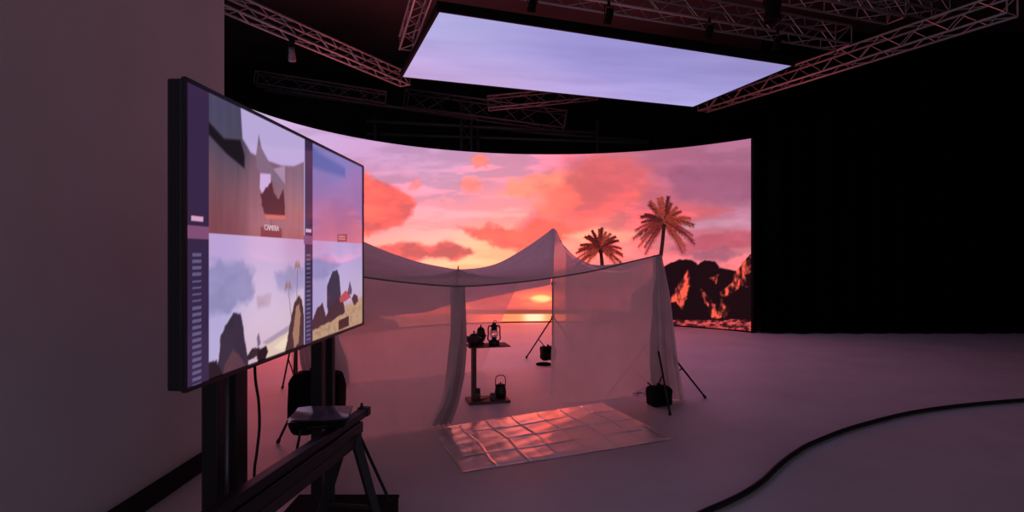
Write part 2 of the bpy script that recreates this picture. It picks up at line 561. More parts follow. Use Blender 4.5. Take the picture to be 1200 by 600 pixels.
# palms shown on the screen, a shallow relief on its face
def palm(cx, cy, bx, by, rad, nfr, seed, a0=-200, a1=20):
    rng = random.Random(seed)
    tris, cols = [], []

    def put(pts, col):
        k = len(tris)
        tris.append(pts)
        cols.append(col)

    def ribbon(pts, w0, w1, c0, c1):
        for i in range(len(pts) - 1):
            (x0, y0), (x1, y1) = pts[i], pts[i + 1]
            L = math.hypot(x1 - x0, y1 - y0) + 1e-6
            nx, ny = -(y1 - y0) / L, (x1 - x0) / L
            u0, u1 = i / (len(pts) - 1), (i + 1) / (len(pts) - 1)
            a, b = w0 + (w1 - w0) * u0, w0 + (w1 - w0) * u1
            c = tuple(c0[q] + (c1[q] - c0[q]) * u0 for q in range(3))
            put([(x0 + nx * a, y0 + ny * a), (x1 + nx * b, y1 + ny * b), (x1 - nx * b, y1 - ny * b), (x0 - nx * a, y0 - ny * a)], c)

    ribbon([(cx, cy), ((cx + bx) / 2 + 0.4, (cy + by) / 2), (bx, by)], 2.0, 2.3, (40, 14, 16), (60, 22, 22))
    put([(cx + 4.0 * math.cos(a), cy + 4.4 * math.sin(a) + 1) for a in np.linspace(0, 2 * PI, 14)[:-1]], (44, 14, 16))
    for i in range(nfr):
        a = math.radians(a0 + (a1 - a0) * i / (nfr - 1) + rng.uniform(-6, 6))
        L = rad * rng.uniform(0.82, 1.08)
        dx, dy = math.cos(a), math.sin(a)
        droop = 0.16 + 0.5 * abs(dx) ** 1.2
        pts = []
        for k in range(9):
            s = k / 8
            pts.append((cx + dx * L * s, cy + dy * L * s + droop * L * s * s * 0.62))
        base = rng.choice([(116, 38, 36), (76, 24, 26), (150, 58, 46), (92, 30, 30)])
        tip = tuple(min(255, c * 1.35) for c in base)
        ribbon(pts, 0.85, 0.35, base, tip)
        for k in range(1, 25):
            s = k / 24
            j = min(int(s * 8), 7)
            u = s * 8 - j
            x = pts[j][0] * (1 - u) + pts[j + 1][0] * u
            y = pts[j][1] * (1 - u) + pts[j + 1][1] * u
            tx, ty = pts[j + 1][0] - pts[j][0], pts[j + 1][1] - pts[j][1]
            tl = math.hypot(tx, ty)
            tx, ty = tx / tl, ty / tl
            for sgn in (-1, 1):
                ll = L * 0.29 * (1 - 0.55 * s) * rng.uniform(0.8, 1.15) * (0.5 + 0.5 * min(1, s * 4))
                ex = x + (tx * 0.72 - ty * sgn * 0.62) * ll
                ey = y + (ty * 0.72 + tx * sgn * 0.62) * ll + 0.22 * ll
                c = tuple(q * rng.uniform(0.75, 1.25) for q in base)
                put([(x - tx * 0.8, y - ty * 0.8), (ex, ey), (x + tx * 0.8, y + ty * 0.8)], c)
    m = MB()
    lin = []
    for pts, c in zip(tris, cols):
        vv = []
        for px, py in pts:
            th, h = to_wall(px, py)
            p = wall_pt(th, h, 0.008 + 0.004 * rng.random())
            vv.append((p.x - LC.x, p.y - LC.y, p.z))
            lin.append(s2l([min(255, max(0, q)) for q in c]))
        m.add(vv, [tuple(range(len(vv)))])
    me = bpy.data.meshes.new('palm_tree_picture')
    me.from_pydata(m.v, [], m.f)
    me.materials.append(M['led'])
    o = bpy.data.objects.new('palm_tree_picture', me)
    COL.objects.link(o)
    o.parent = led
    set_picture(me, np.array(lin))
    return o


palm(703.5, 291, 706, 316, 28, 22, 3, -215, 35)['label'] = 'shorter palm tree shown on the screen behind the tent'
palm(778.5, 261, 774, 304, 34, 27, 5, -232, 52)['label'] = 'taller palm tree shown on the screen above the tent corner'

# ------------------------------------------------------------------ overhead LED screen
OH = 4.8
oc = [Vector(((px - 600) / F, 1)) * ((OH - EYE) * F / (300 - py)) for px, py in ((515, 14), (928, 77), (812, 125), (472, 90))]
ocn = sum(oc, Vector((0, 0))) / 4
ax = ((oc[1] - oc[0]) + (oc[2] - oc[3])).normalized()
ay = Vector((-ax.y, ax.x))
OANG = math.atan2(ax.y, ax.x)
over = empty('overhead_led_screen', (ocn.x, ocn.y, OH), OANG,
             'flat glowing lavender video screen hung level under the ceiling trusses', 'screen')
loc = [((p - ocn).dot(ax), (p - ocn).dot(ay)) for p in oc]
hw = sum(abs(p[0]) for p in loc) / 4
hd = sum(abs(p[1]) for p in loc) / 4
gu, gv = np.meshgrid(np.linspace(0, 1, 120), np.linspace(0, 1, 56))
c00, c10, c11, c01 = [np.array(p) for p in loc]
XY = (c00 * ((1 - gu) * (1 - gv))[..., None] + c10 * (gu * (1 - gv))[..., None] + c11 * (gu * gv)[..., None] + c01 * ((1 - gu) * gv)[..., None])
pf = np_grid('picture_face', np.dstack([XY, np.zeros(gu.shape)]), M['led'], over)
pp = Picture(gu * 100, gv * 46)
pp.field([(5, 2, (176, 174, 226)), (40, 8, (150, 146, 212)), (70, 8, (152, 146, 206)), (98, 3, (152, 142, 200)), (20, 30, (178, 168, 224)), (60, 22, (152, 144, 212)),
          (95, 25, (152, 144, 208)), (2, 44, (200, 168, 218)), (30, 44, (196, 170, 222)), (60, 44, (186, 168, 228)), (80, 40, (176, 168, 228)), (98, 45, (182, 172, 230))], 22)
nn = fbm(gu * 4, gv * 7 + gu * 2, 130)
pp.c += ((nn - 0.5) * 24)[..., None]
set_picture(pf.data, pp.linear())
fr = MB()
for a, b in ((0, 1), (1, 2), (2, 3), (3, 0)):
    p, q = Vector(loc[a]), Vector(loc[b])
    d = q - p
    mid = (p + q) / 2
    nrm = Vector((d.y, -d.x)).normalized()
    fr.box((mid.x + nrm.x * 0.02, mid.y + nrm.y * 0.02, 0.045), (d.length + 0.06, 0.04, 0.10), math.atan2(d.y, d.x))
fr.build('frame', M['blackm'], over)
MB().box((0, 0, 0.10), (2 * hw, 2 * hd, 0.12)).build('back_shell', M['blackm'], over)


# ------------------------------------------------------------------ trusses
def truss(p0, p1, size, label, group, material='alu', step=0.32, r=0.020, braces=True, h=None):
    p0, p1 = Vector(p0), Vector(p1)
    h = h or size
    d = p1 - p0
    L = d.length
    root = empty('lighting_truss', p0, 0, label, 'truss', group)
    root.rotation_euler = (0, -math.asin(max(-1, min(1, d.z / L))), math.atan2(d.y, d.x))
    m = M[material]
    corners = [(-size / 2, -h / 2), (size / 2, -h / 2), (size / 2, h / 2), (-size / 2, h / 2)]
    for y, z in corners:
        MB().tube([(0, y, z), (L, y, z)], r, 8).build('chord', m, root, True)
    n = max(2, int(L / step))
    for k in range(4):
        a, b = corners[k], corners[(k + 1) % 4]
        for i in range(n):
            if i % 2: a_, b_ = b, a
            else: a_, b_ = a, b
            x0, x1 = L * i / n, L * (i + 1) / n
            MB().tube([(x0, *a_), (x1, *b_)], r * 0.40, 6).build('diagonal_brace', m, root)
    for x in (0, L):
        MB().tube([(x, *corners[k]) for k in (0, 1, 2, 3)], r * 0.6, 6, closed=True).build('end_frame', m, root)
    return root


def o3(u, v, z):
    """overhead-screen frame -> world"""
    p = ocn + ax * u + ay * v
    return (p.x, p.y, z)


G = 'trusses around the overhead screen'
# near edge pair, left edge, right edge
truss(o3(-hw + 0.1, -hd - 0.30, 5.24), o3(hw + 0.72, -hd - 0.30, 5.24), 0.30, 'long truss running just above the near edge of the lavender ceiling screen', G)
truss(o3(-hw + 0.1, -hd - 1.0, 5.45), o3(hw + 1.0, -hd - 1.0, 5.45), 0.30, 'upper long truss nearer the camera, over the lavender ceiling screen', G)
truss(o3(-hw + 0.6, -hd - 0.62, 5.9), o3(hw + 2.6, -hd - 0.62, 5.9), 0.30, 'topmost long truss high above the near edge of the ceiling screen', G)
truss((at(476, 60, 9.6) + Vector((0, 0, 0.13)))[:], o3(-hw - 0.17, -hd - 0.9, 5.22), 0.22, 'short pink-lit truss along the left end of the ceiling screen', G)
truss((4.30, 12.7, 5.0), (6.75, 7.6, 5.0), 0.28, 'truss along the right end of the ceiling screen, chords lit pink', G)
# long one on the left running out from the wall
truss((-4.25, 7.3, 5.13), (-2.12, 11.2, 5.10), 0.22, 'long truss slanting down from the left wall towards the ceiling screen', 'trusses over the left of the stage')
# dark ones at the back
GB = 'unlit trusses behind the video wall'
truss(at(300, 92, 12.2), at(452, 116, 12.8), 0.26, 'unlit truss at the back left above the video wall', GB, 'alud')
truss(at(476, 117, 13.9), at(662, 142, 13.9), 0.42, 'unlit truss at the back below the far edge of the ceiling screen', GB, 'alud', 0.5)
truss(at(572, 121, 12.6), at(700, 108, 12.6), 0.26, 'unlit truss slanting just below the far edge of the ceiling screen', GB, 'alud')
truss(at(546.5, 245, 14.4), at(546.5, 118, 14.4), 0.26, 'upright unlit truss standing behind the middle of the video wall', GB, 'alud')
scf = empty('rigging_scaffold', (0, 14.6, 0), 0, 'dark scaffold of level pipes standing behind and above the video wall', 'scaffold')
for x0, y0, x1, y1, Y in [(310, 106, 560, 138, 14.0), (430, 142, 700, 156, 14.6), (430, 157, 760, 168, 14.9), (560, 150, 760, 166, 15.2)]:
    off = Vector((0, 14.6, 0))
    MB().tube([at(x0, y0, Y) - off, at(x1, y1, Y) - off], 0.045, 10).build('pipe', M['alud'], scf, True)
for px, Y in ((440, 14.75), (560, 14.75), (700, 15.05)):
    xx = (px - 600) / F * Y
    MB().tube([(xx, Y - 14.6, 0), (xx, Y - 14.6, 5.2)], 0.045, 10).build('upright', M['alud'], scf, True)


# hanging lamps
def spot(loc, s, label, tilt=0.5, rz=0.0, m='blackm'):
    root = empty('stage_lamp', loc, rz, label, 'lamp', 'lamps hung on the trusses')
    b = MB().lathe([(0.02 * s, 0.16 * s), (0.075 * s, 0.15 * s), (0.08 * s, 0.05 * s), (0.095 * s, -0.12 * s), (0.10 * s, -0.18 * s), (0.085 * s, -0.18 * s), (0.07 * s, -0.10 * s)], (0, 0, 0), 18)
    o = b.build('housing', M[m], root, True)
    o.rotation_euler = (tilt, 0, 0)
    y = MB().tube([(-0.11 * s, 0, 0), (-0.12 * s, 0, 0.2 * s), (0, 0, 0.24 * s), (0.12 * s, 0, 0.2 * s), (0.11 * s, 0, 0)], 0.012 * s, 6)
    y.build('yoke', M['blackm'], root)
    c = MB().box((0, 0, 0.29 * s), (0.06 * s, 0.05 * s, 0.10 * s), bev=0.01 * s)
    c.build('clamp', M['blackm'], root)
    return root


lp = spot(at(342, 63, 8.79), 0.62, 'small grey lamp hanging under the slanting truss at left', 0.7, 0.3, 'grey')
MB().box((0, 0, 0.27), (0.09, 0.09, 0.22), bev=0.01).build('hook_clamp', M['blackm'], lp)
lp = spot(at(905, 8, 7.6), 1.1, 'large black lamp hanging from the ceiling at the top right', 0.0, 0.2)
MB().tube([(0, 0, 0.30), (0, 0, 7.0 - lp.location.z)], 0.02, 8).build('drop_pole', M['blackm'], lp, True)
for k, (u, lb) in enumerate([(-0.62, 'near its left end'), (-0.25, 'left of its middle'), (0.30, 'right of its middle'), (0.72, 'near its right end')]):
    spot(o3(hw * u, -hd - 0.47, 4.90), 0.6, 'small black lamp under the truss edging the ceiling screen, ' + lb, 0.4, 0.4)

# ------------------------------------------------------------------ black drape at the right of the video wall
nu = 150
rows = []
for j, z in enumerate(np.linspace(0.01, 6.2, 14)):
    row = []
    for i in range(nu):
        u = i / (nu - 1)
        x = 5.13 + u * 7.7
        y = 11.60 + 0.06 * math.sin(u * 95 + 0.7 * math.sin(u * 17)) + 0.02 * math.sin(u * 41 + z)
        row.append((x, y, z))
    rows.append(row)
tag(MB().grid(rows).build('black_drape', M['velvet'], None, True), 'tall black drape hanging beside the right end of the video wall', 'curtain')

# ------------------------------------------------------------------ tent
TA = math.radians(24.0)
TO = Vector((-0.5, 5.15))
tt = Vector((math.cos(TA), math.sin(TA)))
tn = Vector((-math.sin(TA), math.cos(TA)))


def tent(t, n, z):
    p = TO + tt * t + tn * n
    return (p.x, p.y, z)


def ray_n(px, py, n):
    """sight line through a photograph point meets the upright plane at depth n of the tent -> t, z"""
    k = (px - 600) / F
    a = TO + tn * n
    # a.x + tt.x*t = k*(a.y + tt.y*t)
    t = (k * a.y - a.x) / (tt.x - k * tt.y)
    y = a.y + tt.y * t
    return t, EYE + (300 - py) / F * y


def interp(pts, x):
    xs = [p[0] for p in pts]
    ys = [p[1] for p in pts]
    return float(np.interp(x, xs, ys))


def smooth_curve(pts, nsub=10):
    c = catmull([(p[0], p[1], 0) for p in pts], nsub)
    return sorted((v.x, v.y) for v in c)


hem = smooth_curve([(-1.25, 1.50)] + [ray_n(x, y, 0) for x, y in ((425, 324), (480, 331), (540, 335), (600, 331), (648, 325), (700, 316), (740, 306))] + [(2.33, 1.625)])
ND = 2.385
ridge = smooth_curve([(-1.25, 2.06), (-1.05, 1.90)] + [ray_n(x, y, ND) for x, y in ((410, 276), (426, 283), (457, 296), (491, 307), (520, 313), (539, 315.5), (567, 313), (590, 305.5), (618, 289), (640, 273.5), (647.5, 267.5))] + [(2.33, 1.97)])
ledge = smooth_curve([(0, 1.50), (0.6, 1.43), (1.3, 1.45), (2.0, 1.75), (ND, 2.06)])
redge = smooth_curve([(0, 1.625), (0.5, 1.45), (1.0, 1.41), (1.28, 1.43), (1.7, 1.52), (1.985, 1.63), (2.2, 1.77), (ND, 1.97)])
T0, T1 = -1.25, 2.33


def roof_z(t, n):
    u = (t - T0) / (T1 - T0)
    v = n / ND
    fz, gz = interp(hem, t), interp(ridge, t)
    lz, rz_ = interp(ledge, n), interp(redge, n)
    vv = v ** 1.9
    z = (1 - v) * fz + v * gz
    z = (1 - vv) * fz + vv * gz
    # blend the two open edges in, close to them
    el = math.exp(-(u / 0.10))
    er = math.exp(-((1 - u) / 0.10))
    l0, l1 = interp(hem, T0), interp(ridge, T0)
    r0, r1 = interp(hem, T1), interp(ridge, T1)
    z += el * (lz - ((1 - vv) * l0 + vv * l1)) + er * (rz_ - ((1 - vv) * r0 + vv * r1))
    # the middle pole pushes the cloth up
    dx, dn = t - 0.10, n - 0.28
    r = math.sqrt(dx * dx + dn * dn * 1.4)
    z += 0.15 * math.exp(-r / 0.30) * min(1, n / 0.1)
    # folds running to the peaks
    for (pt, pn, amp) in ((2.27, ND, 0.030), (-1.25, ND, 0.024), (0.10, 0.28, 0.012)):
        a = math.atan2(n - pn, t - pt)
        q = math.hypot(n - pn, t - pt)
        z += amp * math.sin(a * 19 + 2.0 * pt) * math.exp(-q / 0.7) * min(1, q / 0.15) * min(1, n / 0.2) * min(1, (ND - n) / 0.15 + 0.15)
    return z


def nz(x, y, seed):
    return float(fbm(np.array([x + 20.0]), np.array([y + 20.0]), seed, 3)[0])


tent_root = empty('cloth_tent', tent(0.5, 1.2, 0), 0, 'pale sheer cloth tent with pointed peaks standing on the stage floor', 'tent')
TB = Vector(tent(0.5, 1.2, 0))


def cloth(name, P, material, label=None):
    P = np.array(P, float) - np.array(TB)
    o = np_grid(name, P, material, tent_root)
    if label: o['label'] = label
    return o


rows = []
for n in np.linspace(0, ND, 70):
    rows.append([tent(t, n + (0.04 * math.sin(t * 7) * (n / ND) * 0), roof_z(t, n)) for t in np.linspace(T0, T1, 150)])
cloth('canopy', rows, M['roof'])
# rolled hem along the front edge
hm = MB().tube([Vector(tent(t, -0.004, interp(hem, t) - 0.004)) - TB for t in np.linspace(T0, T1, 70)], 0.008, 6)
hm.build('front_hem', M['hem'], tent_root, True)['label'] = 'thick dark rolled front hem'
# back flap
flapb = smooth_curve([ray_n(x, y, 2.56) for x, y in ((330, 378), (400, 374), (427, 372), (493, 367), (527, 358), (560, 352), (590, 345), (648, 333))] + [(2.6, 1.25)])
rows = []
for v in np.linspace(0, 1, 34):
    row = []
    for t in np.linspace(T0, T1, 130):
        zt, zb = interp(ridge, t), interp(flapb, t)
        n = ND + 0.20 * v ** 0.9 + 0.025 * v * math.sin(t * 11 + 0.6 * math.sin(t * 5))
        row.append(tent(t, n, zt + (zb - zt) * v))
    rows.append(row)
cloth('back_flap', rows, M['flap'])
# back curtain, gauzy, drawn to the left
edge = [(606, 335), (604, 345), (590, 376), (580, 400), (572, 420), (565, 436)]
rows = []
for v in np.linspace(0, 1, 40):
    y = 336 + (437 - 336) * v
    xe = float(np.interp(y, [p[1] for p in edge], [p[0] for p in edge]))
    te = ray_n(xe, y, 2.46)[0]
    zt = 1.22 * (1 - v) + 0.012 * v
    row = []
    for u in np.linspace(0, 1, 90):
        t = -1.3 + (te + 1.3) * u
        n = 2.46 + 0.03 * math.sin(u * 34 + 0.8 * math.sin(u * 9)) * (0.4 + 0.6 * v)
        row.append(tent(t, n, zt))
    rows.append(row)
cloth('back_curtain', rows, M['thin'], 'thin gauze back curtain with a slanting free edge')
# left front curtain
botL = [(-1.25, 0.10), (-1.05, 0.12), (-0.78, 0.16), (-0.40, 0.18), (-0.06, 0.22), (0.05, 0.2)]
rows = []
for v in np.linspace(0, 1, 44):
    row = []
    for u in np.linspace(0, 1, 120):
        t = -1.25 + 1.31 * u
        tb = -1.08 + 1.04 * u
        zt = interp(hem, t) - 0.006
        nb = interp(botL, tb)
        tv = t + (tb - t) * v ** 1.5
        fold = 0.018 * math.sin(u * 17 + 1.8 * math.sin(u * 6 + v)) * v + 0.05 * (nz(u * 5.0, v * 2.2, 300) - 0.5) * min(1, v * 5)
        n = 0.004 + nb * v ** 1.6 + fold
        row.append(tent(tv, n, zt * (1 - v) + 0.012 * v))
    rows.append(row)
cloth('left_front_curtain', rows, M['sheer'])
# right front curtain
botR = smooth_curve([ray_n(x, y, 0.12) for x, y in ((647, 472), (675, 471), (700, 469), (727, 466), (745, 459), (758, 448), (770, 436))])
rows = []
for v in np.linspace(0, 1, 44):
    row = []
    for u in np.linspace(0, 1, 120):
        t = ray_n(648, 325, 0)[0] + (2.32 - ray_n(648, 325, 0)[0]) * u
        tb = botR[0][0] + (botR[-1][0] - botR[0][0]) * u
        zt = interp(hem, t) - 0.006
        tv = t + (tb - t) * v
        fold = 0.022 * math.sin(u * 15 + 1.5 * math.sin(u * 4 + v * 1.5)) * v * (1 - 0.4 * u) + 0.05 * (nz(u * 5.0 + v, v * 2.4, 310) - 0.5)
        zb = interp(botR, tb)
        # drag lines running to the corner pole
        fold += 0.014 * math.sin(((1 - u) * 3.0 - v * 2.2) * 9) * math.exp(-((1 - u) ** 2 + v ** 2) * 2.2)
        row.append(tent(tv, 0.006 + 0.12 * v + fold * min(1, v * 6), zt * (1 - v) + zb * v))
    rows.append(row)
cloth('right_front_curtain', rows, M['sheer_b'])


rows = []
for v in np.linspace(0, 1, 30):
    row = []
    for n in np.linspace(0.12, 2.08, 90):
        zt = interp(redge, n) - 0.01
        row.append(tent(T1 - 0.02 + 0.03 * math.sin(n * 9) * v + 0.06 * (nz(n * 3, v * 2, 330) - 0.5) * min(1, v * 5), n, zt * (1 - v) + 0.05 * v))
    rows.append(row)
cloth('side_curtain', rows, M['thin'])


def gather(name, path, nplane, depth, folds, nv=50, nu=90, ph=0.0, label=None):
    """cloth bunched into folds; path = (left x, right x, y) rows of photograph points"""
    ys = [p[2] for p in path]
    rows = []
    for y in np.linspace(ys[0], ys[-1], nv):
        xl = float(np.interp(y, ys, [p[0] for p in path]))
        xr = float(np.interp(y, ys, [p[1] for p in path]))
        v = (y - ys[0]) / (ys[-1] - ys[0])
        n_ = nplane[0] + (nplane[1] - nplane[0]) * v
        tl, z = ray_n(xl, y, n_)
        tr, z2 = ray_n(xr, y, n_)
        row = []
        for u in np.linspace(0, 1, nu):
            t = tl + (tr - tl) * (u + 0.10 * math.sin(u * 2 * PI * 2 + 3 * v + ph) * u * (1 - u))
            dd = depth * (0.35 + 0.65 * v)
            n = n_ + dd * math.sin(u * 2 * PI * folds + 1.5 * math.sin(2 * v + ph)) + 0.4 * dd * math.sin(u * 2 * PI * folds * 2.3 + ph)
            row.append(tent(t, n, max(0.012, (z + z2) / 2)))
        rows.append(row)
    return cloth(name, rows, M['bunch'], label)


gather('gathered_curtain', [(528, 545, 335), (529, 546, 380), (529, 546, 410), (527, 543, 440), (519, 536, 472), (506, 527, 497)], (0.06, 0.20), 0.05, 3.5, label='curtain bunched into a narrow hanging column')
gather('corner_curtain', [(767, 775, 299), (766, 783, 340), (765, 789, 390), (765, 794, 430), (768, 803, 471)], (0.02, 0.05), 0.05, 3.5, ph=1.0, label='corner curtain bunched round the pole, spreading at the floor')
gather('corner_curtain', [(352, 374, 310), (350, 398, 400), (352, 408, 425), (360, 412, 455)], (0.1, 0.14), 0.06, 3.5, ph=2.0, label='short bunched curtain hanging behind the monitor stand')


# ------------------------------------------------------------------ light stands and weights
def light_stand(loc, H, feet, hub, label, group='black tripod stands holding up the tent'):
    x, y = loc
    root = empty('light_stand', (x, y, 0), 0, label, 'stand', group)
    MB().tube([(0, 0, 0.10), (0, 0, H * 0.62)], 0.016, 12).build('lower_pole', M['black'], root, True)
    MB().tube([(0, 0, H * 0.60), (0, 0, H)], 0.011, 12).build('upper_pole', M['black'], root, True)
    MB().lathe([(0.02, 0), (0.027, 0.005), (0.027, 0.06), (0.02, 0.065)], (0, 0, hub), 14).build('collar', M['black'], root, True)
    MB().lathe([(0.019, 0), (0.024, 0.005), (0.024, 0.045), (0.019, 0.05)], (0, 0, H * 0.60), 14).build('clamp_collar', M['black'], root, True)
    MB().tube([(0.02, 0, H * 0.60 + 0.025), (0.055, 0, H * 0.60 + 0.025)], [0.006, 0.014], 8).build('knob', M['black'], root)
    MB().lathe([(0.011, 0), (0.008, 0.008), (0.008, 0.04), (0.004, 0.044)], (0, 0, H), 10).build('spigot', M['grey'], root, True)
    for fx, fy in feet:
        d = Vector((fx, fy, 0))
        u = d.normalized()
        a = Vector((0, 0, hub + 0.03)) + u * 0.02
        b = d + Vector((0, 0, 0.018))
        MB().tube([a, b], 0.011, 8).build('leg', M['black'], root, True)
        MB().tube([b - (b - a).normalized() * 0.02, b + (b - a).normalized() * 0.012], 0.016, 8).build('rubber_foot', M['cord'], root, True)
        m_ = a + (b - a) * 0.52
        MB().tube([Vector((0, 0, 0.14)) + u * 0.02, m_], 0.008, 6).build('brace', M['black'], root, True)
    return root


def ang3(a0, r):
    return [(r * math.cos(math.radians(a0 + 120 * k)), r * math.sin(math.radians(a0 + 120 * k))) for k in range(3)]


A = Vector((1.585, 6.22))
gA = [ground(785, 487), ground(826, 467)]
light_stand(A, 1.545, [(gA[0].x - A.x, gA[0].y - A.y), (gA[1].x - A.x, gA[1].y - A.y), (-0.48, 0.24)], 0.68, 'black tripod stand at the front right corner of the tent')
Bx = Vector((0.60, 8.25))
gB = [ground(617, 420), ground(648, 435)]
light_stand(Bx, 1.955, [(gB[0].x - Bx.x, gB[0].y - Bx.y), (gB[1].x - Bx.x, gB[1].y - Bx.y), (0.5, 0.22)], 0.66, 'black tripod stand under the tallest rear peak of the tent')
D = Vector((-1.63, 4.62))
gD = [ground(326, 520)]
light_stand(D, 1.47, [(gD[0].x - D.x, gD[0].y - D.y), (0.34, 0.12), (-0.02, -0.36)], 0.62, 'black tripod stand at the front left corner behind the monitor')
E_ = Vector(tent(-1.25, 2.38, 0)[:2])
gE = [ground(331, 456), ground(343, 465)]
light_stand(E_, 2.02, [(gE[0].x - E_.x, gE[0].y - E_.y), (0.1, -0.36), (0.34, 0.25)], 0.7, 'black tripod stand at the rear left corner of the tent')
Cc = Vector(tent(0.10, 0.28, 0)[:2])
gp = ground(519, 490)
pr = empty('pole_stand', (gp.x, gp.y, 0), 0, 'slim black leaning pole on a small round base behind the bunched curtain', 'stand')
MB().lathe([(0.05, 0), (0.056, 0.005), (0.056, 0.014), (0.02, 0.026), (0.015, 0.05)], (0, 0, 0), 28).build('round_base', M['black'], pr, True)
dl = Vector((Cc.x - gp.x, Cc.y - gp.y, 1.46))
MB().tube([(0, 0, 0.03), dl], 0.010, 12).build('pole', M['black'], pr, True)
MB().tube([dl, dl * 1.03], [0.009, 0.005], 10).build('finial', M['black'], pr, True)


def sandbag(loc, s, rz, label):
    root = empty('sandbag', loc, rz, label, 'sandbag', 'black sandbags weighing the stands')
    for sg in (-1, 1):
        bm = bmesh.new()
        bmesh.ops.create_uvsphere(bm, u_segments=20, v_segments=12, radius=1)
        for v in bm.verts:
            c = v.co
            f = lambda q, e: math.copysign(abs(q) ** e, q)
            v.co = Vector((f(c.x, 0.4) * 0.079 * s[0] / 0.3 + sg * s[0] * 0.26, f(c.y, 0.45) * s[1] / 2, (f(c.z, 0.5) * s[2] / 2 + s[2] / 2)))
            v.co.x += 0.006 * math.sin(v.co.y * 60 + v.co.z * 40)
        m = MB().add([v.co[:] for v in bm.verts], [[v.index for v in f.verts] for f in bm.faces])
        bm.free()
        m.build('pouch', M['blackm'], root, True)
    MB().box((0, 0, s[2] * 0.80), (s[0] * 0.5, s[1] * 0.8, s[2] * 0.14), bev=0.008).build('saddle', M['blackm'], root, True)
    MB().tube([(0, -s[1] * 0.22, s[2] * 0.85), (0, -s[1] * 0.12, s[2] * 1.10), (0, s[1] * 0.12, s[2] * 1.10), (0, s[1] * 0.22, s[2] * 0.85)], 0.009, 6).build('strap', M['cord'], root, True)
    return root


sandbag((1.575, 6.03, 0.0), (0.22, 0.20, 0.21), 0.35, 'black sandbag on the floor at the foot of the front right tent stand')
sandbag((0.52, 8.12, 0.10), (0.20, 0.20, 0.20), 0.2, 'small black sandbag hung low on the rear peak stand')
sandbag((-1.595, 4.62, 0.15), (0.40, 0.30, 0.50), 0.05, 'big black sandbag on the stand behind the monitor post')
# flat black pouch
fb = MB()
g = ground(637, 428)
fb.lathe([(0.10, 0), (0.115, 0.012), (0.11, 0.03), (0.07, 0.042)], (g.x, g.y, 0), 18, 1.0, 0.55)
tag(fb.build('flat_pouch', M['blackm'], None, True), 'flat black pouch lying on the floor beside the rear peak stand', 'pouch')
# steel spring clips by the corner stand
for k, (px, py, rz) in enumerate([(747, 463, 0.4), (756, 461, 1.2), (757, 456, 2.2)]):
    g = ground(px, py)
    root = empty('spring_clip', (g.x, g.y, 0.022), rz,
                 ['steel spring clip lying farthest left of the corner sandbag', 'steel spring clip lying closest to the corner sandbag', 'steel spring clip lying behind the other two by the sandbag'][k],
                 'clip', 'steel spring clips by the corner sandbag')
    for sg in (-1, 1):
        MB().tube([(-0.06, sg * 0.004, 0), (0.0, sg * 0.016, 0.004), (0.05, sg * 0.034, 0.006)], [0.009, 0.012, 0.008], 8).build('jaw', M['chrome'], root, True)
    MB().tube([(-0.004, 0.02, 0), (-0.004, -0.02, 0)], 0.014, 10).build('spring', M['iron'], root, True)

# ------------------------------------------------------------------ silver sheet on the floor
sc_ = [ground(505, 503), ground(543, 554), ground(790, 515), ground(705, 472)]
fb_ = MB()
rows = []
nu, nv = 260, 150
for j in range(nv):
    v = j / (nv - 1)
    row = []
    for i in range(nu):
        u = i / (nu - 1)
        p = sc_[0] * (1 - u) * (1 - v) + sc_[3] * u * (1 - v) + sc_[2] * u * v + sc_[1] * (1 - u) * v
        # pressed folds: eight across, four deep, each crease a low ridge
        z = 0.004
        cu = abs(((u * 7 + 0.05 * math.sin(v * 9)) % 1.0) - 0.5)
        cv = abs(((v * 4 + 0.05 * math.sin(u * 11)) % 1.0) - 0.5)
        big = 0.5 + 0.5 * math.sin(u * 13 + 2)
        z += 0.011 * math.exp(-((0.5 - cu) / 0.030) ** 2) * (0.35 + 0.65 * abs(math.sin(math.floor(u * 7 + 0.5) * 2.3)))
        z += 0.009 * math.exp(-((0.5 - cv) / 0.030) ** 2) * (0.4 + 0.6 * big)
        z += 0.006 * (1 - (2 * cu - 0.5) ** 2) * abs(math.sin(math.floor(u * 7) * 3.7 + math.floor(v * 4) * 2.1))
        z += 0.004 * math.sin(u * 31 + v * 17) * math.sin(v * 23 - u * 9) * 0.5 + 0.002
        e = min(u, 1 - u, v, 1 - v)
        z *= min(1, 0.35 + e * 12)
        row.append((p.x, p.y, max(0.003, z)))
    rows.append(row)
tag(fb_.grid(rows).build('silver_floor_sheet', M['foil'], None, True), 'shiny creased silver sheet spread on the floor before the tent opening', 'sheet')

# ------------------------------------------------------------------ low table in the tent and what stands on it
tc_ = Vector((-0.27, 6.22))
TZ = 0.62
tbl = empty('side_table', (tc_.x, tc_.y, 0), math.radians(14), 'narrow dark C-shaped wooden table inside the tent opening', 'table')
MB().box((0, 0, 0.014), (0.46, 0.28, 0.028), bev=0.005).build('base', M['wood'], tbl)
MB().box((-0.155, 0, (TZ - 0.012 + 0.028) / 2), (0.048, 0.09, TZ - 0.012 - 0.028), bev=0.006).build('post', M['wood'], tbl)
MB().box((0, 0, TZ - 0.006), (0.46, 0.28, 0.012), bev=0.003).build('tabletop', M['wood'], tbl)


def on_table(px, py, z, y):
    return ((px - 600) / F * y, y, z)


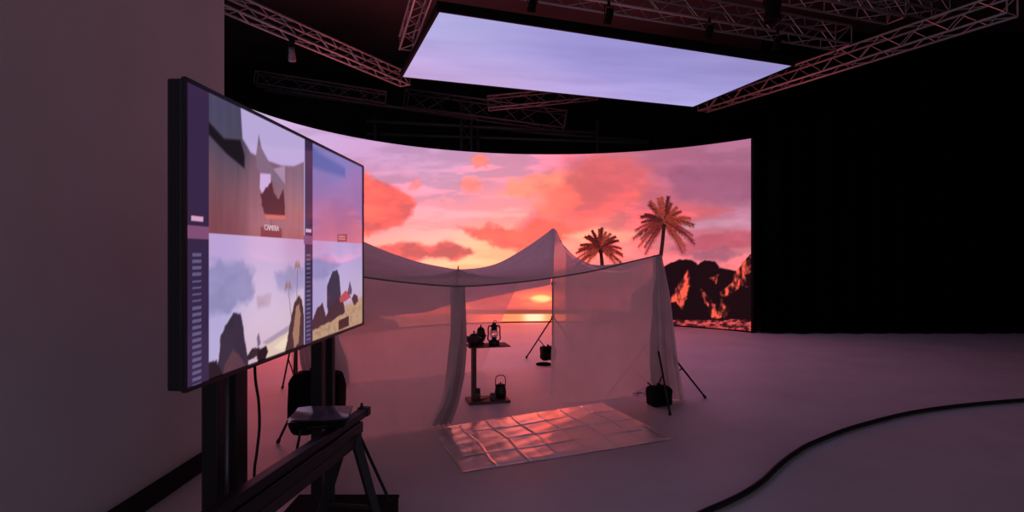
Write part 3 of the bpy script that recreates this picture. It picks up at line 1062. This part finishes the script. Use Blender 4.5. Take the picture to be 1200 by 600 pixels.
# teapot
tp = empty('teapot', on_table(555.5, 0, TZ, 6.15), math.radians(10), 'squat dark metal teapot on the table, handle to the left', 'teapot')
MB().lathe([(0.045, 0), (0.055, 0.004), (0.05, 0.014), (0.078, 0.04), (0.088, 0.065), (0.08, 0.092), (0.055, 0.108), (0.045, 0.112)], (0, 0, 0), 28).build('body', M['brass'], tp, True)
ld = MB().lathe([(0.048, 0.110), (0.046, 0.118), (0.03, 0.13), (0.012, 0.136)], (0, 0, 0), 24).build('lid', M['brass'], tp, True)
MB().lathe([(0.005, 0.134), (0.007, 0.142), (0.012, 0.150), (0.009, 0.160), (0.002, 0.164)], (0, 0, 0), 14).build('knob', M['iron'], ld, True)
MB().tube(catmull([(0.07, 0, 0.05), (0.10, 0, 0.065), (0.115, 0, 0.095), (0.135, 0, 0.112)], 5), [0.018] * 6 + [0.014] * 5 + [0.010] * 5, 10).build('spout', M['brass'], tp, True)
MB().tube(catmull([(-0.075, 0, 0.055), (-0.12, 0, 0.052), (-0.143, 0, 0.08), (-0.13, 0, 0.108), (-0.10, 0, 0.112), (-0.068, 0, 0.098)], 6), 0.0075, 8).build('handle', M['iron'], tp, True)
# little lidded urn behind the teapot
ur = empty('small_urn', on_table(563.5, 0, TZ, 6.29), 0, 'small dark lidded urn standing behind the teapot', 'urn')
MB().lathe([(0.04, 0), (0.045, 0.006), (0.025, 0.02), (0.03, 0.04), (0.048, 0.08), (0.05, 0.12), (0.042, 0.145), (0.036, 0.15)], (0, 0, 0), 24).build('body', M['brass'], ur, True)
l2 = MB().lathe([(0.042, 0.150), (0.043, 0.158), (0.03, 0.178), (0.012, 0.188)], (0, 0, 0), 24).build('lid', M['brass'], ur, True)
MB().lathe([(0.004, 0.186), (0.009, 0.196), (0.006, 0.206), (0.003, 0.215)], (0, 0, 0), 12).build('knob', M['iron'], l2, True)


def hurricane(loc, s, rz, label):
    root = empty('hurricane_lantern', loc, rz, label, 'lantern')
    k = s / 0.27
    L = lambda prof: [(r * k, z * k) for r, z in prof]
    MB().lathe(L([(0.056, 0), (0.062, 0.004), (0.062, 0.04), (0.054, 0.052), (0.03, 0.058)]), (0, 0, 0), 24).build('fuel_tank', M['iron'], root, True)
    MB().lathe(L([(0.026, 0.056), (0.03, 0.062), (0.022, 0.078), (0.034, 0.084), (0.036, 0.092)]), (0, 0, 0), 20).build('burner', M['iron'], root, True)
    MB().lathe(L([(0.028, 0.092), (0.042, 0.112), (0.046, 0.132), (0.04, 0.155), (0.03, 0.168)]), (0, 0, 0), 24).build('glass_globe', M['glass'], root, True)
    MB().lathe(L([(0.034, 0.168), (0.037, 0.174), (0.03, 0.19), (0.034, 0.196), (0.034, 0.222), (0.022, 0.232), (0.02, 0.245), (0.01, 0.25)]), (0, 0, 0), 20).build('chimney', M['iron'], root, True)
    for sg in (-1, 1):
        MB().tube(catmull([(sg * 0.05 * k, 0, 0.045 * k), (sg * 0.070 * k, 0, 0.07 * k), (sg * 0.066 * k, 0, 0.12 * k), (sg * 0.066 * k, 0, 0.19 * k), (sg * 0.055 * k, 0, 0.215 * k), (sg * 0.03 * k, 0, 0.212 * k)], 5), 0.0075 * k, 8).build('side_tube', M['iron'], root, True)
    for z in (0.112, 0.15):
        MB().tube([(0.047 * k * math.cos(a), 0.047 * k * math.sin(a), z * k) for a in np.linspace(0, 2 * PI, 20)[:-1]], 0.002 * k, 5, closed=True).build('guard_wire', M['iron'], root)
    MB().tube(catmull([(-0.066 * k, 0, 0.19 * k), (-0.05 * k, 0.05 * k, 0.20 * k), (0, 0.075 * k, 0.205 * k), (0.05 * k, 0.05 * k, 0.20 * k), (0.066 * k, 0, 0.19 * k)], 5), 0.0025 * k, 5).build('bail', M['iron'], root)
    MB().tube([(0.018 * k * math.cos(a) + 0.012 * k, 0, (0.262 + 0.014 * math.sin(a)) * k) for a in np.linspace(0, 2 * PI, 14)[:-1]], 0.0035 * k, 6, closed=True).build('lifting_ring', M['iron'], root)
    return root


hurricane(on_table(579, 0, TZ, 6.20), 0.265, math.radians(12), 'black hurricane lantern with glass globe standing on the table top')
# on the base
jr = empty('amber_jar', (*on_table(559.5, 0, 0.028, 6.17)[:2], 0.028), 0, 'amber jar with a dark lid on the table base beside the post', 'jar')
MB().lathe([(0.030, 0), (0.034, 0.004), (0.034, 0.07), (0.028, 0.08)], (0, 0, 0), 20).build('body', M['amber'], jr, True)
MB().lathe([(0.031, 0.079), (0.032, 0.083), (0.032, 0.118), (0.026, 0.124)], (0, 0, 0), 20).build('lid', M['iron'], jr, True)
spn = MB().tube([(-0.345, 6.13, 0.034), (-0.29, 6.18, 0.038), (-0.235, 6.235, 0.042)], [0.010, 0.006, 0.006], 8)
tag(spn.build('wooden_spoon', M['wood'], None, True), 'thin wooden stick lying on the table base by the jar', 'spoon')
cp = MB().lathe([(0.026, 0), (0.03, 0.003), (0.034, 0.075), (0.031, 0.075), (0.027, 0.006)], (*on_table(577.5, 0, 0.028, 6.13)[:2], 0.028), 20)
tag(cp.build('tin_cup', M['tin'], None, True), 'small grey tin cup on the right end of the table base', 'cup')
kt = empty('camp_pot', (*on_table(586.5, 0, 0, 6.27)[:2], 0.028), math.radians(14), 'round black lidded pot with tall arched handle on the table base', 'pot')
MB().lathe([(0.045, 0), (0.06, 0.006), (0.066, 0.05), (0.060, 0.10), (0.05, 0.125), (0.052, 0.13)], (0, 0, 0), 26).build('body', M['iron'], kt, True)
l3 = MB().lathe([(0.053, 0.130), (0.052, 0.140), (0.03, 0.150), (0.01, 0.154)], (0, 0, 0), 22).build('lid', M['iron'], kt, True)
MB().lathe([(0.004, 0.152), (0.009, 0.162), (0.003, 0.172)], (0, 0, 0), 12).build('knob', M['iron'], l3, True)
MB().tube(catmull([(-0.055, 0, 0.12), (-0.056, 0, 0.20), (-0.04, 0, 0.235), (0, 0, 0.245), (0.04, 0, 0.235), (0.056, 0, 0.20), (0.055, 0, 0.12)], 5), 0.0055, 7).build('handle', M['iron'], kt, True)

# ------------------------------------------------------------------ monitor on its stand
def tv_at(px):
    h = 342 + (245 - px) * 0.8722
    y = 0.93 * F / h
    return y


R0 = Vector(((425 - 600) / F * (0.93 * F / 185), 0.93 * F / 185))
L0 = Vector(((245 - 600) / F * (0.93 * F / 342), 0.93 * F / 342))
tdir = (R0 - L0).normalized()
TW, TH_ = 1.653, 0.93
tnr = Vector((tdir.y, -tdir.x))                      # faces the stage, +x
TVZ = EYE - 80 / F * R0.y
c0 = R0 - tdir * TW
tv = empty('flat_monitor', (c0.x, c0.y, TVZ), math.atan2(tdir.y, tdir.x), 'large flat monitor at left showing four tiled camera views of beach and tent', 'monitor')
# local frame: +x along the screen, -y towards the viewer side, +z up
NU2, NV2 = 330, 186
ua, va = np.meshgrid(np.linspace(0, 1, NU2), np.linspace(0, 1, NV2))
XY3 = np.dstack([0.008 + ua * (TW - 0.016), np.full(ua.shape, -0.001), 0.008 + va * (TH_ - 0.016)])
scr = np_grid('screen', XY3, M['tv'], tv)
wx = c0.x + tdir.x * XY3[..., 0]
wy = c0.y + tdir.y * XY3[..., 0]
sx = 600 + F * wx / wy
sy = 300 - F * (TVZ + XY3[..., 2] - EYE) / wy
tvp = Picture(sx, sy)
row_mid = 0.5
# each tile painted in its own 0..100 x 0..56 frame
def tile(x0, x1, z0, z1):
    u = (XY3[..., 0] - x0) / (x1 - x0) * 100
    v = (1 - (XY3[..., 2] - z0) / (z1 - z0)) * 56
    inside = (u >= 0) & (u < 100) & (v >= 0) & (v < 56)
    return u, v, inside


def paint(x0, x1, z0, z1, fn):
    u, v, ins = tile(x0, x1, z0, z1)
    p = Picture(u, v)
    fn(p)
    tvp.c[ins] = p.c[ins]


def tent_view(p):
    p.field([(5, 8, (70, 66, 92)), (20, 20, (66, 64, 84)), (60, 25, (96, 78, 98)), (90, 22, (110, 88, 108)), (5, 32, (110, 76, 88)), (40, 35, (140, 92, 102)), (80, 36, (160, 108, 112)),
             (10, 50, (120, 66, 76)), (50, 50, (150, 92, 102)), (90, 50, (150, 84, 90))], 20)
    p.c *= (0.93 + 0.14 * fbm(p.x / 4, p.y / 30, 201))[..., None]
    p.poly([(-2, 11), (12, 16), (26, 14), (30, 20), (30, 26), (14, 22), (-2, 16)], (26, 20, 28), 0.8)
    p.poly([(26, -2), (102, -2), (102, 12), (86, 17), (70, 19), (50, 19), (36, 18), (28, 13)], (172, 156, 200), 0.8)
    p.poly([(44, 8), (47, 14), (56, 20), (74, 28), (74, 30), (50, 27), (42, 24), (41, 19)], (112, 92, 112), 0.6)
    p.poly([(72, 19), (74, 18), (74, 28), (60, 22)], (150, 124, 152), 0.6)
    p.poly([(45.5, 26), (57, 25), (57, 35), (48, 36), (45, 33)], (186, 160, 204), 0.6)
    p.poly([(46, 36), (58, 28), (61, 34), (66, 36), (72, 31), (74, 38), (74, 46), (52, 46), (47, 41)], (70, 30, 34), 0.6, 1.2, 205, 3)
    p.poly([(50, 45), (74, 44), (76, 46), (52, 47)], (196, 98, 88), 0.5)
    p.poly([(57, 47), (58, 47), (58, 54), (57, 54)], (110, 60, 70), 0.3)
    p.poly([(46, 51), (70, 51), (70, 56), (46, 56)], (120, 52, 58), 0.4)


def sky_view(p):
    p.field([(5, 3, (120, 112, 168)), (50, 6, (108, 110, 172)), (95, 4, (112, 106, 166)), (10, 20, (120, 104, 160)), (60, 22, (128, 104, 160)), (95, 20, (124, 96, 150)),
             (10, 38, (150, 104, 150)), (60, 38, (158, 98, 140)), (20, 50, (186, 102, 130)), (70, 50, (190, 104, 126))], 18)
    p.poly([(-2, 3), (60, 6), (60, 12), (-2, 14)], (58, 84, 150), 2.5, 0, op=0.8)
    p.poly([(44, 51), (64, 50), (64, 55), (44, 56)], (140, 62, 72), 0.5)
    for yy in (51.8, 53.4):
        p.poly([(46, yy), (60, yy - 0.3), (60, yy + 0.5), (46, yy + 0.8)], (206, 130, 136), 0.3)


def beach_wide(p):
    p.field([(5, 5, (176, 150, 198)), (50, 5, (190, 160, 198)), (95, 5, (176, 140, 180)), (5, 25, (168, 158, 200)), (50, 25, (190, 170, 202)), (90, 25, (186, 164, 194)), (50, 40, (204, 180, 202)), (95, 40, (200, 176, 190)), (50, 55, (190, 160, 176))], 20)
    p.cloud([(-5, 12), (20, 10), (40, 16), (36, 28), (10, 32), (-5, 30)], (140, 134, 180), 2.5, 4, 0.8, 210, 8)
    p.cloud([(62, 16), (100, 14), (104, 24), (80, 28), (64, 24)], (144, 136, 184), 2.5, 3, 0.7, 211, 8)
    p.cloud([(42, 27), (58, 26), (56, 31), (44, 31)], (180, 150, 170), 1.5, 2, 0.7, 212, 6)
    p.poly([(48, 48), (102, 40), (102, 43), (54, 50)], (156, 138, 160), 0.6)
    p.poly([(38, 58), (50, 50), (104, 44), (104, 58)], (206, 180, 168), 0.8, 0.5, 214)
    p.poly([(60, 52), (84, 47), (88, 51), (70, 55)], (218, 200, 180), 1)
    p.poly([(8, 46), (9, 40), (14, 36), (20, 32), (26, 33), (29, 40), (31, 47), (34, 57), (6, 58)], (52, 40, 58), 0.5, 0.8, 215, 3)
    p.poly([(12, 52), (20, 47), (34, 57), (10, 58)], (84, 54, 64), 0.5, 1.2, 216, 3)
    p.poly([(-2, 50), (6, 49), (12, 58), (-2, 60)], (36, 22, 30), 0.5, 1.0, 217, 3)
    p.poly([(32, 52), (38, 49), (45, 50), (46, 53), (34, 54)], (48, 32, 42), 0.4, 0.6, 218, 3)
    p.poly([(42, 45), (44, 43), (46, 48), (43, 50)], (110, 92, 120), 0.4)
    # rock and palms at the right
    p.poly([(72, 60), (80, 44), (86, 33), (92, 29), (97, 32), (100, 40), (101, 60)], (66, 42, 46), 0.5, 1.0, 219, 3)
    p.poly([(84, 48), (89, 35), (93, 33), (95, 40), (92, 54), (86, 56)], (150, 110, 92), 0.5, 0.8, 220, 2)
    for cx, cy, bx, by, s in ((78, 24, 82.5, 42, 6.5), (90.5, 14, 89.5, 32, 6.0)):
        p.poly([(cx - 0.25, cy), (cx + 0.35, cy), (bx + 0.5, by), (bx - 0.2, by)], (110, 86, 92), 0.25)
        for k in range(9):
            a = math.radians(-200 + 220 * k / 8)
            ex, ey = cx + 0.8 * s * math.cos(a), cy + 0.62 * s * math.sin(a) + 1.6 * abs(math.cos(a))
            mx, my = cx + 0.45 * s * math.cos(a), cy + 0.45 * s * math.sin(a)
            p.poly([(cx, cy - 0.3), (mx, my - 0.7), (ex, ey), (mx, my + 0.5)], (140, 104, 96), 0.35)
    p.poly([(43, 51), (52, 50), (54, 53), (50, 57), (44, 57), (42, 54)], (22, 14, 24), 0.5)


def beach_close(p):
    p.field([(5, 5, (176, 140, 184)), (60, 5, (164, 146, 194)), (95, 5, (150, 140, 188)), (10, 25, (160, 148, 192)), (60, 25, (176, 160, 200)), (95, 25, (174, 158, 194)), (50, 38, (186, 162, 190)), (95, 38, (180, 156, 178))], 20)
    p.cloud([(-5, 10), (24, 8), (50, 14), (30, 20), (-5, 22)], (134, 128, 178), 2, 3, 0.7, 230, 8)
    p.poly([(40, 40), (102, 36), (102, 39), (60, 42)], (176, 150, 166), 0.5)
    p.poly([(-2, 58), (-2, 46), (30, 43), (70, 40), (102, 37), (102, 58)], (172, 138, 112), 0.8, 0.8, 231)
    g = fbm(p.x / 3, p.y / 2, 232)
    p.over((p.y > 43) * sstep(0.5, 0.7, g) * 0.4, (120, 90, 76))
    p.poly([(24, 38), (24, 26), (28, 23), (34, 18), (44, 17), (48, 22), (50, 30), (52, 40), (44, 42), (26, 42)], (54, 46, 66), 0.5, 0.7, 233, 3)
    p.poly([(-2, 46), (8, 38), (16, 36), (22, 44), (30, 40), (42, 34), (56, 38), (60, 45), (30, 48), (-2, 50)], (66, 40, 48), 0.5, 1.2, 234, 4)
    p.poly([(48, 35), (60, 31), (68, 32), (72, 36), (60, 38), (50, 38)], (170, 72, 80), 0.5, 0.6, 235, 3)
    p.poly([(66, 31), (70, 25), (75, 31), (74, 34), (66, 34)], (90, 70, 96), 0.4)
    p.poly([(74, 37), (80, 34), (88, 36), (90, 40), (80, 42)], (70, 44, 54), 0.4, 0.6, 236, 3)
    p.poly([(46, 49), (68, 48), (68, 54.5), (46, 55)], (60, 32, 34), 0.4)


STR = 0.093
xr0, xr1 = TW - 0.010 - 0.712, TW - 0.010
xl1 = xr0 - STR
xl0 = xl1 - 0.712
hz = TH_ / 2 + 0.008
paint(xl0, xl1, hz, TH_ - 0.008, tent_view)
paint(xr0, xr1, hz, TH_ - 0.008, sky_view)
paint(xl0, xl1, 0.008, hz, beach_wide)
paint(xr0, xr1, 0.008, hz, beach_close)
X, Z = XY3[..., 0], XY3[..., 2]


def meter(x0, x1):
    s = (X >= x0) & (X < x1)
    tvp.c[s] = np.array((52, 36, 66.))
    tick = s & (np.abs(X - (x0 + x1) / 2) < 0.022) & ((Z % 0.020) < 0.009) & (Z < 0.42)
    tvp.c[tick] = np.array((92, 84, 120.))
    tvp.c[s & (np.abs(X - x0 - 0.004) < 0.006)] = np.array((150, 150, 190.))
    tvp.c[s & (np.abs(Z - hz) < 0.02)] = np.array((120, 72, 110.))
    tvp.c[s & (np.abs(Z - hz - 0.045) < 0.008) & (np.abs(X - (x0 + x1) / 2) < 0.03)] = np.array((200, 150, 180.))


meter(xl1, xr0)
meter(0.0, xl0)
tvp.c *= 1.07
set_picture(scr.data, tvp.linear())
# housing and bezel
MB().box((TW / 2, 0.028, TH_ / 2), (TW, 0.048, TH_), bev=0.006).build('housing', M['bezel'], tv)
MB().box((TW / 2, 0.066, TH_ * 0.38), (TW * 0.62, 0.04, TH_ * 0.45), bev=0.01).build('rear_cover', M['bezel'], tv)
bz = MB()
for (cx, cz, w_, h_) in ((TW / 2, 0.002, TW, 0.012), (TW / 2, TH_ - 0.002, TW, 0.012), (0.002, TH_ / 2, 0.012, TH_), (TW - 0.002, TH_ / 2, 0.012, TH_)):
    bz.box((cx, -0.001, cz), (w_, 0.012, h_))
bz.build('bezel', M['bezel'], tv)


def text_mesh(name, s, size, parent, loc):
    cu = bpy.data.curves.new('tmp_text', 'FONT')
    cu.body = s
    cu.size = size
    cu.extrude = 0.0006
    cu.align_x = 'CENTER'
    cu.align_y = 'CENTER'
    ob = bpy.data.objects.new('tmp_text', cu)
    COL.objects.link(ob)
    dg = bpy.context.evaluated_depsgraph_get()
    dg.update()
    me = bpy.data.meshes.new_from_object(ob.evaluated_get(dg))
    bpy.data.objects.remove(ob)
    me.name = name
    me.materials.clear()
    me.materials.append(M['cap'])
    o = bpy.data.objects.new(name, me)
    COL.objects.link(o)
    o.parent = parent
    o.location = loc
    o.rotation_euler = (PI / 2, 0, 0)
    return o


text_mesh('caption_lettering', 'CAMERA', 0.030, tv, (xl0 + 0.712 * 0.575, -0.0035, hz + 0.038))

# the monitor's floor stand
def tvw(x, y, z=0.0):
    p = c0 + tdir * x - tnr * y
    return Vector((p.x, p.y, z))


st_ = empty('monitor_stand', (c0.x, c0.y, 0), math.atan2(tdir.y, tdir.x), 'black floor stand with square posts carrying the large monitor', 'stand')


def ixo(px, off):
    k = (px - 600) / F
    o_ = c0 - tnr * off
    return (k * o_.y - o_.x) / (tdir.x - k * tdir.y)


OFF = 0.135
for px_, ww in ((250, 0.05), (275, 0.085), (373, 0.055), (385, 0.045)):
    MB().box((ixo(px_, OFF), OFF, 0.72), (ww, 0.06, 1.36), bev=0.004).build('post', M['black'], st_)
xa, xb = ixo(250, OFF), ixo(385, OFF)
for zz in (1.36, 0.06):
    MB().box(((xa + xb) / 2, OFF, zz), (xb - xa + 0.05, 0.05, 0.06), bev=0.005).build('crossbar', M['black'], st_)
for xx in (ixo(264, OFF), ixo(379, OFF)):
    MB().box((xx, OFF, 0.02), (0.08, 0.6, 0.04), bev=0.006).build('foot', M['black'], st_)
MB().tube([(ixo(259.5, OFF), OFF - 0.02, 1.25), (ixo(259.5, OFF), OFF - 0.02, 0.05)], 0.008, 8).build('signal_cable', M['grey'], st_, True)

# cord hanging from the monitor
q = [tvw(ixo(298, 0.10), 0.10, TVZ + 0.12)]
cpts = [at(x, y, 2.42) for x, y in ((299, 440), (303, 470), (304, 500), (301, 530), (298, 556), (298, 620))]
cpts += [Vector((cpts[-1].x, cpts[-1].y + 0.02, 0.15)), Vector((cpts[-1].x - 0.03, cpts[-1].y + 0.06, 0.010)), Vector((cpts[-1].x - 0.15, cpts[-1].y + 0.25, 0.010))]
o = MB().tube(catmull(q + cpts, 8), 0.006, 8).build('power_cord', M['cord'], None, True)
tag(o, 'thin black cord hanging from the underside of the monitor to the floor', 'cord')

# ------------------------------------------------------------------ trestle in front of the monitor
bd = Vector((math.sin(math.radians(8.2)), math.cos(math.radians(8.2))))
BZ = 0.715
bend = at(414, 500, 2.90)
bend = Vector((bend.x, bend.y))
trs = empty('trestle', (bend.x, bend.y, 0), math.atan2(bd.y, bd.x), 'black folding trestle with splayed legs standing under the monitor', 'trestle')
# local x along beam (0 = far end, negative towards the camera)
MB().box((-0.72, 0, BZ), (1.50, 0.085, 0.055), bev=0.005).build('beam', M['black'], trs)
MB().box((-0.72, -0.034, BZ - 0.052), (1.46, 0.02, 0.05), bev=0.004).build('side_rail', M['rail'], trs)['label'] = 'lighter side rail'
MB().box((-0.72, 0.044, BZ + 0.02), (1.50, 0.006, 0.02)).build('edge_sheen_strip', M['rail'], trs)  # lighter strip added to draw the sheen along the beam's upper edge
for xx in (-0.06, -1.2):
    for sg in (-1, 1):
        MB().tube([(xx + 0.015, sg * 0.028, BZ - 0.03), (xx, sg * 0.235, 0.012)], [0.030, 0.024], 4).build('leg', M['black'], trs)
    MB().tube([(xx, -0.13, 0.34), (xx, 0.13, 0.34)], 0.010, 6).build('cross_bar', M['black'], trs)
    MB().tube([(xx + 0.06, -0.03, BZ - 0.03), (xx + 0.16, -0.16, 0.30)], 0.009, 6).build('locking_strut', M['black'], trs)
# long black bar lying on the trestle, its end sticking out past it
bar = empty('black_bar', (bend.x + bd.x * 0.0, bend.y + bd.y * 0.0, BZ + 0.0275), math.atan2(bd.y, bd.x), 'long black bar lying along the trestle top, end jutting past it', 'bar')
MB().box((-0.62, -0.005, 0.022), (1.46, 0.050, 0.042), bev=0.006).build('body', M['black'], bar)
MB().box((0.125, -0.005, 0.024), (0.05, 0.060, 0.046), bev=0.006).build('end_block', M['black'], bar)
MB().tube([(0.135, 0.012, 0.046), (0.135, 0.012, 0.064)], 0.008, 8).build('end_stud', M['rail'], bar)
# case with glossy plastic folder resting across the trestle end
lap = empty('small_case', tuple(Vector((bend.x, bend.y, BZ + 0.0275 + 0.0435)) + Vector((bd.x * -0.16 - 0.085, bd.y * -0.16, 0.0))), math.radians(10), 'small black case lying across the bar, glossy folder on it', 'case')
MB().box((0, 0, 0.022), (0.24, 0.22, 0.044), bev=0.014).build('body', M['blackm'], lap, True)
MB().tube([(-0.05, -0.112, 0.022), (-0.04, -0.135, 0.022), (0.04, -0.135, 0.022), (0.05, -0.112, 0.022)], 0.006, 6).build('handle', M['cord'], lap, True)
fl = MB()
rows = []
for v in np.linspace(-1, 1, 16):
    rows.append([(0.135 * u, 0.125 * v, 0.048 + 0.010 * (0.5 + 0.5 * math.sin(3 * u + 2.4 * v)) * (0.4 + 0.6 * abs(u))) for u in np.linspace(-1, 1, 20)])
lw = [[(p[0], p[1], 0.0445) for p in r] for r in rows]
fl.grid(rows)
fl.grid([list(reversed(r)) for r in lw])
f_o = fl.build('plastic_folder', M['glossy'], None, True)
f_o.location = lap.location
f_o.rotation_euler = (0, 0, math.radians(10))
tag(f_o, 'glossy lilac plastic folder lying on the small black case', 'folder')

# flat case on the floor at the bottom of the picture
cs = empty('flight_case', (-1.02, 3.375, 0), 0.0, 'flat black flight case on the floor beyond the trestle legs', 'case')
MB().box((0, 0, 0.045), (0.62, 0.30, 0.085), bev=0.006).build('body', M['blackm'], cs)
MB().box((0, 0, 0.098), (0.63, 0.31, 0.02), bev=0.006).build('lid', M['blackm'], cs)
for sx_ in (-1, 1):
    MB().box((sx_ * 0.17, -0.157, 0.085), (0.05, 0.012, 0.04), bev=0.003).build('latch', M['grey'], cs)

# thick cable across the floor
pts = [ground(x, y, 0.02) for x, y in ((780, 622), (825, 600), (850, 589), (872, 578), (893, 564), (912, 546), (930, 532), (955, 518), (1010, 498), (1090, 480), (1210, 468), (1420, 455))]
o = MB().tube(catmull(pts, 8), 0.020, 10).build('floor_cable', M['cord'], None, True)
tag(o, 'thick black cable snaking across the stage floor at lower right', 'cable')
